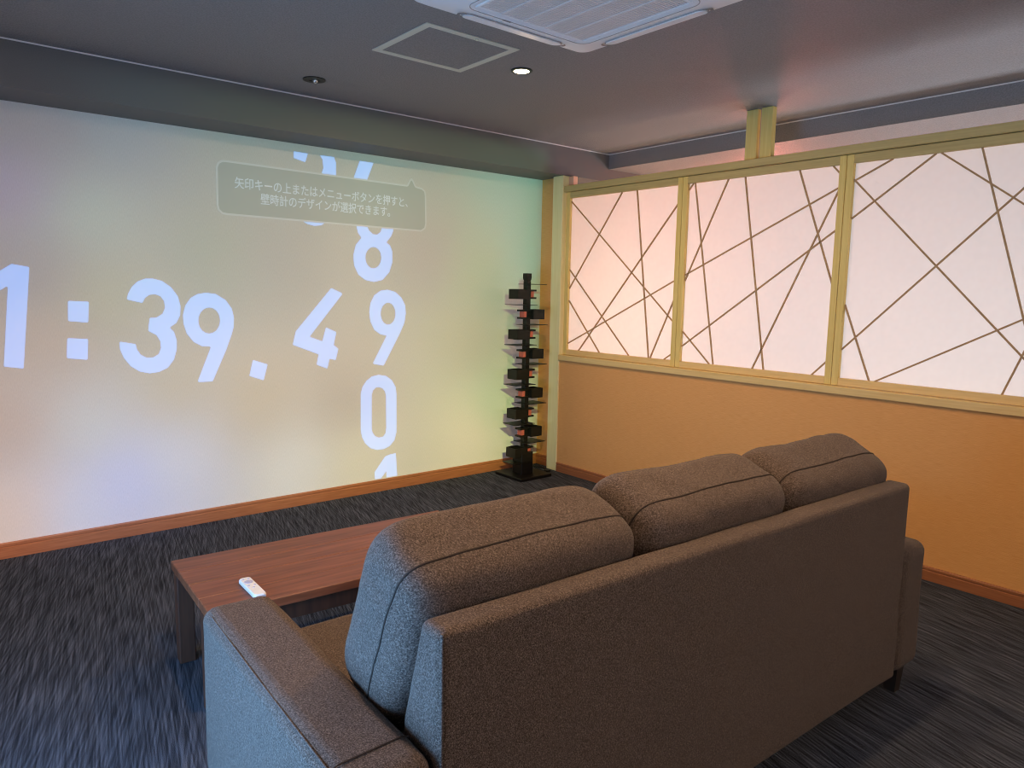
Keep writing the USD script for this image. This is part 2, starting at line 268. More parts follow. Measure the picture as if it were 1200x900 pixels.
# ------------------------------------------------------------------ shoji screens
DATA = json.loads(r'''{"D":{"one":[[[-3.7501,1.5964],[-3.672,1.5817],[-3.7279,1.0371],[-3.815,1.0524],[-3.772,1.4828],[-3.8351,1.4382],[-3.8596,1.5165]],[]],"colA":[[[-3.5012,1.4028],[-3.4002,1.3982],[-3.4097,1.2814],[-3.5069,1.2911]],[]],"colB":[[[-3.5155,1.1959],[-3.4143,1.188],[-3.4223,1.071],[-3.5234,1.0842]],[]],"three":[[[-3.207,1.4127],[-3.1985,1.4434],[-3.1784,1.4831],[-3.1448,1.5171],[-3.1034,1.5348],[-3.0623,1.5358],[-3.0129,1.5236],[-2.9636,1.4868],[-2.9271,1.4329],[-2.9138,1.3736],[-2.9184,1.3186],[-2.9418,1.2729],[-2.9815,1.2461],[-2.9569,1.2181],[-2.9433,1.1671],[-2.9454,1.1118],[-2.9633,1.0523],[-2.9996,1.0032],[-3.0516,0.9803],[-3.1022,0.9749],[-3.1553,0.9888],[-3.2027,1.0229],[-3.2366,1.0736],[-3.2542,1.1231],[-3.2553,1.1691],[-3.1712,1.1514],[-3.166,1.1199],[-3.147,1.0877],[-3.1149,1.0683],[-3.0774,1.0693],[-3.0473,1.0881],[-3.0331,1.1241],[-3.0357,1.1652],[-3.0552,1.2021],[-3.0999,1.2284],[-3.0885,1.3045],[-3.051,1.306],[-3.0165,1.3283],[-3.0015,1.3644],[-3.005,1.4051],[-3.0249,1.4337],[-3.0536,1.4451],[-3.0869,1.4403],[-3.1107,1.4205],[-3.1242,1.3929]],[]],"nine":[[[-2.7629,1.4568],[-2.704,1.4491],[-2.6449,1.4118],[-2.609,1.3595],[-2.5965,1.3019],[-2.6001,1.2442],[-2.6139,1.1963],[-2.65,1.1009],[-2.7405,0.903],[-2.8318,0.9042],[-2.7423,1.1233],[-2.7969,1.1271],[-2.8453,1.1549],[-2.8833,1.2072],[-2.9003,1.2677],[-2.9009,1.323],[-2.8857,1.3782],[-2.8533,1.4244],[-2.8126,1.4478]],[[[-2.6825,1.2846],[-2.6848,1.2664],[-2.6903,1.2492],[-2.6988,1.2339],[-2.7097,1.2211],[-2.7226,1.2117],[-2.7368,1.2059],[-2.7515,1.2042],[-2.7661,1.2066],[-2.7797,1.2129],[-2.7917,1.2228],[-2.8015,1.2358],[-2.8087,1.2512],[-2.8128,1.2682],[-2.8138,1.2861],[-2.8116,1.304],[-2.8062,1.3209],[-2.798,1.336],[-2.7873,1.3487],[-2.7747,1.3583],[-2.7607,1.3642],[-2.7461,1.3662],[-2.7315,1.3642],[-2.7178,1.3582],[-2.7055,1.3485],[-2.6954,1.3356],[-2.688,1.3201],[-2.6836,1.3028]]]],"dot":[[[-2.4826,1.0261],[-2.3871,0.9927],[-2.4163,0.8887],[-2.5088,0.9234]],[]],"four":[[[-1.9277,1.4994],[-1.8435,1.4622],[-2.0933,1.1672],[-1.9992,1.1327],[-1.9712,1.2283],[-1.8943,1.1946],[-1.9166,1.1043],[-1.8808,1.0779],[-1.902,0.9994],[-1.9479,1.0108],[-1.9658,0.9419],[-2.0438,0.9737],[-2.028,1.0447],[-2.2118,1.1167],[-2.1886,1.2054]],[]],"nineB":[[[-1.487,1.4942],[-1.4254,1.4802],[-1.3726,1.4392],[-1.3386,1.3806],[-1.3337,1.3216],[-1.3455,1.2541],[-1.3827,1.1786],[-1.5227,0.9409],[-1.6115,0.9587],[-1.4932,1.1627],[-1.545,1.1698],[-1.5959,1.2039],[-1.6276,1.266],[-1.6363,1.3313],[-1.6266,1.3964],[-1.5942,1.4536],[-1.5432,1.4868]],[[[-1.4201,1.3204],[-1.4217,1.3023],[-1.4265,1.2852],[-1.4341,1.2699],[-1.4441,1.2572],[-1.4561,1.2477],[-1.4694,1.2419],[-1.4834,1.2401],[-1.4973,1.2423],[-1.5104,1.2484],[-1.5221,1.2582],[-1.5318,1.271],[-1.5391,1.2863],[-1.5436,1.3033],[-1.545,1.3211],[-1.5434,1.3388],[-1.5387,1.3557],[-1.5313,1.3708],[-1.5215,1.3835],[-1.5097,1.393],[-1.4965,1.399],[-1.4827,1.4011],[-1.4688,1.3991],[-1.4556,1.3932],[-1.4437,1.3836],[-1.4337,1.3709],[-1.4263,1.3555],[-1.4216,1.3384]]]],"zero":[[[-1.709,0.7476],[-1.6947,0.795],[-1.6624,0.8364],[-1.6191,0.8658],[-1.5647,0.8743],[-1.5041,0.8628],[-1.4539,0.828],[-1.4202,0.7708],[-1.4146,0.7153],[-1.4153,0.4323],[-1.4327,0.3732],[-1.4727,0.3323],[-1.5235,0.3153],[-1.5791,0.3152],[-1.6339,0.3352],[-1.677,0.3772],[-1.7013,0.4245],[-1.7116,0.4748]],[[[-1.6223,0.7263],[-1.6123,0.7618],[-1.5871,0.7826],[-1.5619,0.7838],[-1.5322,0.7738],[-1.5102,0.7474],[-1.5025,0.7121],[-1.5014,0.472],[-1.5083,0.4325],[-1.5286,0.4096],[-1.5642,0.4057],[-1.595,0.4202],[-1.6167,0.4466],[-1.6241,0.4801]]]],"oneB":[[[-1.4215,0.2697],[-1.4104,0.0953],[-1.502,0.0947],[-1.5017,0.1478],[-1.547,0.0954],[-1.5972,0.0959],[-1.6023,0.1473],[-1.5125,0.2561],[-1.4729,0.2662]],[]],"eight":[[[-1.7332,1.9418],[-1.7192,1.8864],[-1.693,1.8549],[-1.7372,1.8029],[-1.7577,1.7311],[-1.7519,1.6604],[-1.7194,1.596],[-1.6661,1.5614],[-1.5981,1.5485],[-1.5288,1.5647],[-1.4723,1.6214],[-1.4466,1.696],[-1.4463,1.7695],[-1.4645,1.8113],[-1.4967,1.8339],[-1.4572,1.8787],[-1.4402,1.9163],[-1.4359,1.9409],[-1.5268,1.9431],[-1.5408,1.9037],[-1.5684,1.884],[-1.6026,1.8842],[-1.6362,1.9095],[-1.6521,1.9404]],[[[-1.5363,1.7228],[-1.538,1.7057],[-1.5429,1.6894],[-1.5508,1.6746],[-1.5611,1.6621],[-1.5735,1.6526],[-1.5872,1.6465],[-1.6016,1.6441],[-1.6158,1.6455],[-1.6293,1.6506],[-1.6414,1.6593],[-1.6513,1.6709],[-1.6588,1.6849],[-1.6633,1.7007],[-1.6648,1.7173],[-1.663,1.7342],[-1.6582,1.7503],[-1.6506,1.7649],[-1.6404,1.7773],[-1.6283,1.7869],[-1.6147,1.7932],[-1.6005,1.7958],[-1.5862,1.7946],[-1.5726,1.7897],[-1.5604,1.7813],[-1.5502,1.7697],[-1.5425,1.7557],[-1.5378,1.7397]]]],"topA":[[[-2.1769,2.3808],[-2.0831,2.379],[-2.1008,2.322],[-2.1801,2.3393]],[]],"topB":[[[-1.9954,2.3793],[-1.8968,2.3807],[-1.8811,2.3433],[-1.8836,2.2527],[-1.9889,2.2567],[-1.9723,2.2988],[-1.9775,2.3538]],[]],"botA":[[[-2.1354,1.9424],[-2.0941,1.9219],[-2.0459,1.913],[-1.9968,1.9198],[-1.9531,1.9468]],[]],"six":[[[-1.7013,2.379],[-1.5964,2.378],[-1.6509,2.2482],[-1.7521,2.2535]],[]],"bub":[[[-2.6728,2.2231],[-2.6625,2.2481],[-2.6406,2.2626],[-2.6141,2.2647],[-1.3186,2.2495],[-1.2848,2.3098],[-1.2507,2.2494],[-1.1955,2.2406],[-1.1711,2.2258],[-1.1641,2.1932],[-1.1599,1.9899],[-1.1685,1.9556],[-1.2018,1.9345],[-2.6181,1.9442],[-2.6482,1.9479],[-2.6692,1.9667],[-2.6755,1.9962]],[]]},"B":[[[[-0.3655,2.2302],[-1.4195,1.3205]],[[-0.9138,2.2515],[-0.3672,1.5244]],[[-1.0577,2.2537],[-1.2278,1.0306]],[[-1.4255,2.1105],[-0.4951,1.0269]],[[-0.3625,1.6901],[-1.0335,1.0347]],[[-0.3624,1.4424],[-0.7259,1.036]],[[-0.3678,1.0796],[-1.423,1.588]],[[-1.4184,1.4183],[-1.2438,1.0319]],[[-1.4196,1.0653],[-1.3677,1.0303]]],[[[-1.5719,2.2539],[-1.7888,1.0314]],[[-1.8361,2.255],[-1.5069,1.5563]],[[-1.9573,2.2524],[-2.1687,1.027]],[[-2.3257,2.256],[-2.5713,1.593]],[[-2.5303,2.2538],[-2.5752,2.2067]],[[-2.5756,2.1231],[-1.503,1.6235]],[[-2.5729,2.0985],[-2.0879,1.0342]],[[-2.5763,1.8835],[-1.5028,1.1227]],[[-1.5052,1.2594],[-1.7622,1.029]],[[-2.5673,1.11],[-2.4889,1.0307]],[[-1.5079,2.1896],[-1.5596,2.2495]]],[[[-2.8734,2.2517],[-2.6541,2.1487]],[[-3.09,2.2535],[-2.6521,1.9355]],[[-2.6523,2.1714],[-3.5638,1.2203]],[[-3.1056,2.2514],[-3.4961,1.9609]],[[-3.2951,2.2506],[-3.5418,1.4224]],[[-3.4895,2.0336],[-2.6524,1.187]],[[-2.6515,1.4869],[-2.8348,1.0289]],[[-2.8664,1.0323],[-3.5465,1.4094]],[[-3.5586,1.2391],[-3.4871,1.029]]]],"G":{"、":[[[[5,15],[12,21],[27,7],[33,-1],[26,-6],[11,11]]]],"。":[[[[4,4],[5,15],[9,20],[15,23],[22,23],[27,21],[33,13],[33,3],[31,-1],[27,-5],[22,-7],[12,-6],[7,-2]],[[9,11],[11,1],[16,-2],[24,-1],[28,4],[28,12],[24,17],[16,18],[12,16]]]],"が":[[[[81,77],[81,80],[86,81],[93,68],[88,66]]],[[[73,52],[67,61],[72,63],[76,61],[86,43],[91,28],[83,26],[79,40]]],[[[77,62],[70,76],[76,77],[83,64]]],[[[7,45],[6,53],[29,54],[32,75],[41,74],[37,55],[56,55],[61,51],[63,47],[64,34],[62,16],[59,5],[54,-2],[49,-4],[33,-3],[31,4],[48,4],[53,11],[56,29],[56,42],[54,47],[49,49],[35,48],[29,24],[18,-1],[16,-4],[8,-2],[21,24],[27,46]]]],"き":[[[[16,38],[15,45],[51,44],[54,45],[51,57],[26,57],[17,59],[17,65],[48,64],[48,69],[46,72],[47,76],[54,76],[56,65],[76,69],[77,62],[58,58],[62,46],[73,47],[80,50],[82,49],[82,42],[66,39],[70,29],[75,24],[72,17],[50,20],[51,26],[64,25],[58,38],[24,37]]],[[[18,8],[18,18],[20,24],[21,26],[25,26],[29,25],[26,20],[25,13],[30,5],[41,2],[58,2],[70,4],[70,-4],[36,-5],[22,1]]]],"す":[[[[9,56],[9,63],[52,64],[51,76],[60,76],[60,64],[89,64],[89,56],[60,57],[60,41],[63,33],[62,18],[57,8],[50,1],[36,-6],[34,-6],[28,1],[42,5],[51,13],[51,15],[41,15],[36,17],[30,24],[29,35],[33,43],[37,46],[42,48],[52,47],[52,57]],[[37,36],[37,26],[40,23],[50,22],[54,27],[55,34],[52,40],[42,41]]]],"た":[[[[45,7],[46,23],[52,23],[52,11],[56,6],[65,4],[87,6],[87,-2],[60,-3],[53,-1],[48,2]]],[[[51,46],[82,47],[86,46],[86,39],[51,39]]],[[[10,52],[10,60],[27,59],[32,60],[33,76],[42,76],[40,61],[58,64],[58,56],[42,54],[37,52],[32,28],[20,-5],[11,-1],[19,14],[26,35],[29,51]]]],"で":[[[[84,38],[76,52],[81,53],[89,40]]],[[[8,55],[8,63],[84,69],[84,61],[69,61],[57,56],[48,46],[43,30],[44,22],[48,14],[59,7],[76,4],[74,-4],[59,-2],[50,2],[40,11],[37,17],[36,36],[41,48],[51,60]]],[[[73,34],[66,48],[71,49],[78,36]]]],"と":[[[[19,13],[19,20],[23,30],[35,41],[22,72],[30,74],[42,46],[71,61],[73,64],[75,63],[78,58],[76,55],[58,47],[38,35],[30,27],[27,17],[30,9],[43,4],[60,4],[81,7],[80,-2],[60,-4],[37,-3],[24,3]]]],"の":[[[[8,27],[11,44],[17,54],[29,64],[44,69],[57,69],[71,64],[81,55],[87,41],[87,25],[81,11],[73,3],[54,-4],[51,-4],[49,-2],[47,3],[59,5],[71,12],[75,17],[79,27],[78,44],[73,53],[67,58],[59,61],[54,61],[53,60],[52,48],[45,23],[40,13],[33,5],[28,3],[18,5],[11,14]],[[16,35],[17,20],[22,13],[27,12],[31,14],[37,24],[41,36],[45,54],[45,61],[40,61],[33,58],[21,47]]]],"は":[[[[36,6],[37,17],[42,22],[50,25],[64,25],[64,49],[39,49],[38,57],[63,56],[64,58],[63,74],[72,74],[71,56],[88,58],[88,51],[71,49],[72,22],[89,12],[91,10],[90,6],[88,3],[86,3],[73,13],[72,5],[69,0],[61,-4],[50,-4],[43,-2],[38,2]],[[44,8],[50,3],[61,4],[64,7],[65,17],[59,19],[48,18],[43,14]]],[[[11,38],[16,74],[23,74],[24,70],[18,35],[18,20],[21,19],[24,28],[28,26],[28,23],[22,7],[21,-4],[16,-5],[14,-4],[11,14]]]],"ま":[[[[17,8],[19,16],[24,21],[33,24],[48,25],[47,36],[18,37],[18,45],[47,43],[47,57],[19,58],[18,66],[29,64],[47,64],[47,76],[55,76],[54,64],[80,66],[80,59],[54,56],[54,44],[81,46],[81,39],[55,36],[55,22],[65,19],[80,10],[83,6],[79,0],[57,14],[56,14],[56,6],[54,1],[50,-3],[44,-5],[27,-4],[19,2]],[[26,6],[31,2],[43,2],[48,7],[48,17],[39,18],[31,17],[25,13]]]],"を":[[[[9,27],[24,44],[30,56],[11,58],[11,65],[34,64],[36,77],[44,76],[42,65],[71,68],[71,61],[62,59],[39,58],[32,44],[38,46],[48,46],[52,44],[57,38],[79,47],[80,49],[82,49],[84,44],[84,41],[57,31],[57,12],[49,12],[49,26],[41,22],[35,13],[35,7],[40,3],[61,2],[78,4],[78,-4],[42,-5],[30,0],[27,5],[27,14],[30,20],[37,27],[49,33],[48,38],[44,40],[37,40],[29,37],[16,23]]]],"イ":[[[[11,28],[9,35],[11,36],[29,41],[49,51],[63,61],[76,75],[82,70],[82,68],[72,58],[57,48],[57,-3],[48,-3],[49,42],[14,27]]]],"キ":[[[[10,24],[11,26],[44,30],[44,37],[41,49],[16,45],[12,45],[11,48],[12,54],[21,54],[39,57],[36,74],[45,75],[47,59],[77,63],[78,55],[49,51],[52,32],[84,38],[86,34],[86,29],[54,25],[60,-4],[51,-5],[46,23],[12,17]]]],"ザ":[[[[87,61],[82,75],[87,75],[92,64],[91,62]]],[[[5,45],[5,54],[25,53],[24,72],[33,72],[32,53],[60,53],[59,73],[68,73],[67,53],[87,53],[86,45],[69,46],[67,45],[67,27],[61,9],[53,0],[41,-7],[39,-7],[34,-2],[34,0],[46,5],[54,13],[59,27],[60,45],[58,46],[33,46],[32,44],[33,21],[24,21],[25,45],[23,46]]],[[[77,58],[72,72],[77,73],[82,62],[81,59]]]],"タ":[[[[9,36],[22,46],[31,56],[38,66],[42,78],[51,76],[51,73],[46,64],[78,65],[84,61],[79,47],[67,27],[77,18],[73,11],[68,13],[64,18],[60,18],[46,5],[27,-5],[24,-5],[18,1],[39,10],[54,23],[45,32],[35,37],[35,39],[39,43],[41,43],[61,31],[71,49],[73,57],[40,57],[36,50],[17,32],[14,32]]]],"デ":[[[[85,74],[81,80],[86,82],[94,68],[88,66]]],[[[8,38],[8,46],[87,46],[87,38],[53,38],[52,23],[48,11],[40,1],[30,-6],[27,-6],[22,-2],[22,0],[31,4],[39,12],[44,24],[45,38]]],[[[71,74],[72,77],[76,77],[83,64],[78,62]]],[[[19,69],[70,70],[70,62],[19,62]]]],"ニ":[[[[9,15],[85,14],[85,5],[9,5]]],[[[17,54],[17,62],[77,62],[77,54]]]],"ボ":[[[[86,63],[79,77],[84,78],[88,73],[91,65]]],[[[65,33],[66,36],[70,38],[74,35],[87,15],[86,11],[82,9],[79,10],[73,23]]],[[[9,49],[9,57],[44,57],[43,74],[52,74],[52,57],[85,57],[84,49],[52,50],[52,3],[51,-2],[47,-5],[29,-4],[29,3],[41,2],[44,5],[44,49],[42,50]]],[[[67,73],[72,76],[80,63],[74,61]]],[[[6,12],[17,25],[24,38],[31,35],[22,19],[13,8]]]],"メ":[[[[11,2],[12,4],[29,13],[48,31],[45,37],[22,52],[24,56],[26,58],[29,58],[54,41],[58,45],[65,59],[69,73],[78,70],[73,57],[61,34],[84,13],[79,6],[77,6],[66,19],[55,27],[37,9],[19,-3]]]],"ュ":[[[[14,8],[57,7],[61,32],[61,40],[23,40],[23,48],[66,48],[71,45],[66,7],[82,8],[82,0],[14,0]]]],"ン":[[[[18,-2],[14,6],[38,12],[59,24],[70,34],[82,50],[83,54],[85,54],[88,49],[87,43],[80,33],[61,15],[41,4],[22,-2]]],[[[17,63],[18,67],[23,70],[42,55],[46,51],[46,49],[40,44],[23,60]]]],"ー":[[[[10,41],[86,41],[86,31],[10,32]]]],"上":[[[[5,-4],[5,3],[41,3],[41,79],[49,79],[49,49],[85,49],[85,42],[49,42],[49,4],[91,3],[91,-4]]]],"印":[[[[51,74],[88,74],[88,13],[87,10],[83,7],[69,6],[66,13],[80,14],[80,67],[60,67],[58,66],[58,-8],[51,-8]]],[[[6,9],[10,16],[10,70],[21,72],[38,79],[43,74],[42,72],[17,65],[17,46],[44,46],[44,39],[17,39],[17,15],[21,14],[43,19],[44,13],[10,3],[8,4]]]],"壁":[[[[4,0],[44,0],[44,12],[14,12],[14,18],[44,18],[44,26],[52,26],[52,18],[83,18],[83,12],[52,12],[52,0],[92,0],[92,-6],[4,-6]]],[[[46,51],[46,57],[57,58],[54,67],[48,67],[48,73],[65,73],[64,80],[68,81],[71,80],[73,73],[89,73],[89,67],[83,67],[80,58],[92,57],[92,51],[72,51],[72,44],[89,43],[90,37],[72,37],[72,26],[65,26],[65,37],[47,37],[48,43],[65,43],[65,51]],[[61,67],[63,57],[72,57],[76,66]]],[[[3,31],[9,46],[10,77],[44,77],[44,56],[16,56],[16,50],[44,49],[44,28],[14,28],[13,36],[8,27]],[[21,43],[20,34],[38,34],[38,43]],[[16,63],[37,62],[37,71],[16,71]]]],"択":[[[[31,-5],[31,-2],[35,1],[40,11],[43,23],[44,75],[89,75],[89,36],[71,36],[70,35],[79,11],[94,-3],[89,-9],[85,-7],[72,8],[64,28],[63,36],[52,36],[49,17],[43,0],[37,-8]],[[51,44],[81,43],[81,68],[51,68]]],[[[5,22],[3,30],[19,33],[19,54],[4,54],[4,60],[19,61],[19,81],[25,81],[26,61],[39,61],[39,54],[26,54],[26,35],[39,38],[40,31],[26,28],[26,-3],[23,-7],[16,-9],[7,-8],[6,-2],[17,-2],[19,-1],[19,25],[14,25]]]],"押":[[[[39,75],[89,75],[89,20],[82,20],[82,25],[67,25],[67,-9],[60,-8],[60,25],[46,25],[46,20],[39,20]],[[67,33],[82,32],[82,47],[67,47]],[[67,55],[82,54],[82,68],[67,68]],[[46,33],[60,32],[60,47],[46,47]],[[46,55],[60,54],[60,68],[46,68]]],[[[6,22],[4,30],[17,34],[17,54],[5,54],[5,61],[17,61],[17,81],[23,81],[24,61],[34,61],[34,54],[24,54],[24,35],[34,38],[35,31],[24,28],[24,-3],[21,-7],[8,-8],[6,-2],[17,-1],[17,24]]]],"時":[[[[7,74],[35,74],[36,50],[60,50],[60,62],[41,62],[40,69],[60,69],[61,81],[68,81],[68,69],[89,69],[88,62],[68,61],[68,50],[93,50],[92,43],[80,43],[80,33],[82,32],[92,32],[92,26],[80,26],[80,-5],[78,-7],[71,-9],[61,-9],[59,-5],[59,-2],[73,-2],[73,26],[37,26],[37,32],[73,32],[72,43],[35,44],[35,11],[14,10],[14,2],[7,2]],[[28,38],[14,39],[14,17],[28,17]],[[28,66],[14,67],[14,46],[28,46]]],[[[43,18],[43,20],[46,22],[50,22],[59,11],[61,6],[55,2],[51,10]]]],"矢":[[[[4,-4],[4,-2],[15,1],[27,8],[36,17],[42,29],[41,32],[5,32],[5,39],[43,39],[43,61],[24,61],[14,44],[6,47],[16,60],[24,81],[31,80],[28,68],[84,68],[84,61],[51,61],[51,40],[91,39],[91,32],[54,31],[58,21],[67,10],[82,1],[92,-1],[88,-8],[76,-5],[66,1],[56,11],[49,23],[42,12],[27,-1],[9,-9]]]],"計":[[[[46,40],[46,47],[64,47],[64,78],[72,79],[72,47],[92,47],[92,40],[72,40],[72,-9],[64,-8],[64,40]]],[[[6,64],[24,64],[20,75],[18,76],[18,79],[24,81],[30,71],[30,68],[27,67],[26,64],[46,64],[46,58],[6,58]]],[[[10,51],[42,51],[42,45],[10,45]]],[[[10,38],[41,39],[42,33],[10,33]]],[[[11,26],[42,26],[42,-3],[17,-3],[17,-8],[11,-8]],[[18,20],[17,3],[35,3],[35,20]]]],"選":[[[[4,-3],[9,3],[17,8],[17,36],[5,36],[5,43],[24,43],[24,8],[31,5],[32,5],[32,9],[39,11],[48,18],[28,19],[28,25],[45,25],[45,33],[32,33],[32,39],[45,39],[45,46],[51,46],[51,39],[67,39],[67,46],[74,46],[74,39],[87,39],[87,33],[74,33],[74,25],[91,25],[91,19],[71,18],[87,9],[89,6],[82,3],[76,9],[64,15],[67,19],[52,19],[54,15],[37,3],[43,0],[58,-1],[92,1],[91,-6],[47,-7],[34,-4],[24,2],[18,1],[10,-8]],[[51,26],[67,25],[67,33],[51,33]]],[[[62,77],[88,77],[88,60],[68,60],[68,55],[70,53],[85,53],[87,58],[91,56],[91,51],[88,48],[65,48],[62,51]],[[68,66],[82,65],[82,72],[68,72]]],[[[31,77],[57,76],[57,60],[37,59],[37,54],[38,53],[53,53],[54,58],[59,56],[59,52],[56,48],[32,49]],[[37,66],[50,65],[50,72],[37,72]]],[[[6,73],[8,76],[13,77],[24,66],[26,60],[20,57],[17,63]]]]}}''')
SC = ['shoji screen with random lattice, nearest the black lamp in the corner', 'middle shoji screen, between the corner screen and the one cut off by the frame',
      'shoji screen at the right edge of the picture, largest lattice diamonds', 'shoji screen beyond the right edge of the view']
edges = [-.330, -1.483, -2.622, -3.761, -4.900, -6.04, -7.18]
def bar(a, b, w, d, x):                               # flat strip between two (y, z) points standing on the paper
    a, b = np.array(a), np.array(b); t = (b-a)/np.linalg.norm(b-a); n = np.array([-t[1], t[0]])*w/2
    q = [a+n, b+n, b-n, a-n]
    return hull([(x, *p) for p in q]+[(x-d, *p) for p in q])
zb, zt = .989, 2.298
for k in range(6):
    y1, y0 = edges[k]-.0015, edges[k+1]+.0015; s = .0395
    if k == 3: lab = SC[3]
    t = thing('shoji_screen', (0, 0, 0), label=SC[k] if k < 4 else 'shoji screen out of view, %s from the near wall' % ('second' if k == 4 else 'first'), cat='screen', group=None) if False else thing('shoji_screen')
    tag(t, SC[k] if k < 3 else ['shoji screen out of view beside the right edge screen', 'shoji screen out of view, fifth from the corner', 'shoji screen out of view, nearest the near wall'][k-3], 'screen')
    obj('stile', cbox((-.030, y1-s, zb), (.008, y1, zt), .0015), M['pale_wood_v'], t)
    obj('stile', cbox((-.030, y0, zb), (.008, y0+s, zt), .0015), M['pale_wood_v'], t)
    obj('rail', cbox((-.0295, y0+s, zb), (.0075, y1-s, 1.0325), .0015), M['sill_wood'], t)
    obj('rail', cbox((-.0295, y0+s, 2.2495), (.0075, y1-s, zt), .0015), M['pale_wood_h'], t)
    obj('paper', cbox((-.005, y0+s-.004, 1.030), (-.0042, y1-s+.004, 2.252)), M['paper'], t)
    frame = sbox(y0+s, 1.0325, y1-s, 2.2495)
    rng = random.Random(20+k)
    if k < 3: bars = DATA['B'][k]
    else:
        bars = []
        for q in range(9):
            a = rng.uniform(0, math.pi); c = (rng.uniform(y0, y1), rng.uniform(1.0, 2.3))
            bars.append(((c[0]-2*math.cos(a), c[1]-2*math.sin(a)), (c[0]+2*math.cos(a), c[1]+2*math.sin(a))))
    for q, (a, b) in enumerate(bars):
        a, b = np.array(a), np.array(b); d = (b-a)/np.linalg.norm(b-a)
        e0 = 2.0 if k > 2 else (.06 if k < 2 or True else 0)
        # run each strip on to the frame that it meets
        far = [(a-d*.05, b+d*.05)][0]
        if k == 2:                                     # strips that leave the picture go on to the screen's far stile
            far = (a-d*(1.6 if a[0] < -3.45 else .05), b+d*(1.6 if b[0] < -3.45 else .05))
        L = LineString([far[0], far[1]]).intersection(frame)
        if L.is_empty or L.length < .02: continue
        p, r = np.array(L.coords[0]), np.array(L.coords[-1])
        obj('lattice_strip', bar(p, r, .0085, .0085+.0006*(q % 4), -.0052), M['lattice'], t)

# ------------------------------------------------------------------ projected clock on the far wall
clock = thing('projected_clock', label='projected clock picture with large white digits and speech bubble on the far wall', cat='projection')
def poly(key):
    o, hs = DATA['D'][key]; return Polygon(o, hs).buffer(0)
def smoothed(p, r=.018): return p.buffer(-r*.6, 6).buffer(r*1.2, 6).buffer(-r*.6, 6)
for name, key, rr in (('digit', 'one', .01), ('colon_dot', 'colA', .012), ('colon_dot', 'colB', .012), ('digit', 'three', .012), ('digit', 'nine', .012), ('decimal_point', 'dot', .01), ('digit', 'four', .01),
                 ('digit', 'nineB', .012), ('digit', 'zero', .014), ('digit', 'oneB', .006), ('digit', 'eight', .012), ('digit', 'six', .0), ('digit', 'topA', .0), ('digit', 'topB', .004), ('digit', 'botA', .004)):
    p = poly(key)
    if rr: p = smoothed(p, rr)
    lab = {'one': 'white figure one cut by the left edge', 'three': 'white figure three', 'nine': 'large white figure nine beside the three', 'four': 'white figure four, tilted', 'nineB': 'smaller white figure nine above the zero', 'zero': 'white figure zero',
           'oneB': 'white figure one cut off at the baseboard', 'eight': 'white figure eight half covered by the bubble', 'six': 'sloping stroke of a figure above the bubble'}.get(key)
    obj(name, onwall(p, -.0005, .0010), M['digit'], clock, label=lab)
bub = poly('bub').buffer(-.012, 4).buffer(.024, 4).buffer(-.012, 4).union(poly('bub').buffer(-.004))
bb = obj('message_bubble', onwall(bub, -.0005, .0016), M['bubble'], clock, label='dull grey-green speech bubble panel')
obj('bubble_outline', onwall(bub.buffer(.006).difference(bub.buffer(-.006)), -.0005, .0022), M['bubble_line'], bb)
def glyphs(text, p0, p1, h):                          # line of text: centre of first cell p0, advance vector per cell
    out = []; d = np.array(p1); u = d/np.linalg.norm(d); v = np.array([-u[1], u[0]]); adv = np.linalg.norm(d)
    for i, ch in enumerate(text):
        for rings in DATA['G'][ch]:
            T = [[tuple(np.array(p0)+d*i+u*((x-48)/96*h)*adv/h+v*((y-36)/96*h)) for x, y in r] for r in rings]
            pg = Polygon(T[0], T[1:]).buffer(.0004)
            out.append(pg)
    return unary_union(out)
for text, p0, dv in (('矢印キーの上またはメニューボタンを押すと、', (-2.5384, 2.1424), (.06153, -.0006)), ('壁時計のデザインが選択できます。', (-2.3767, 2.057), (.06139, -.0004))):
    obj('text_line', onwall(glyphs(text, p0, dv, .0745), -.0020, .0012), M['text'], bb)

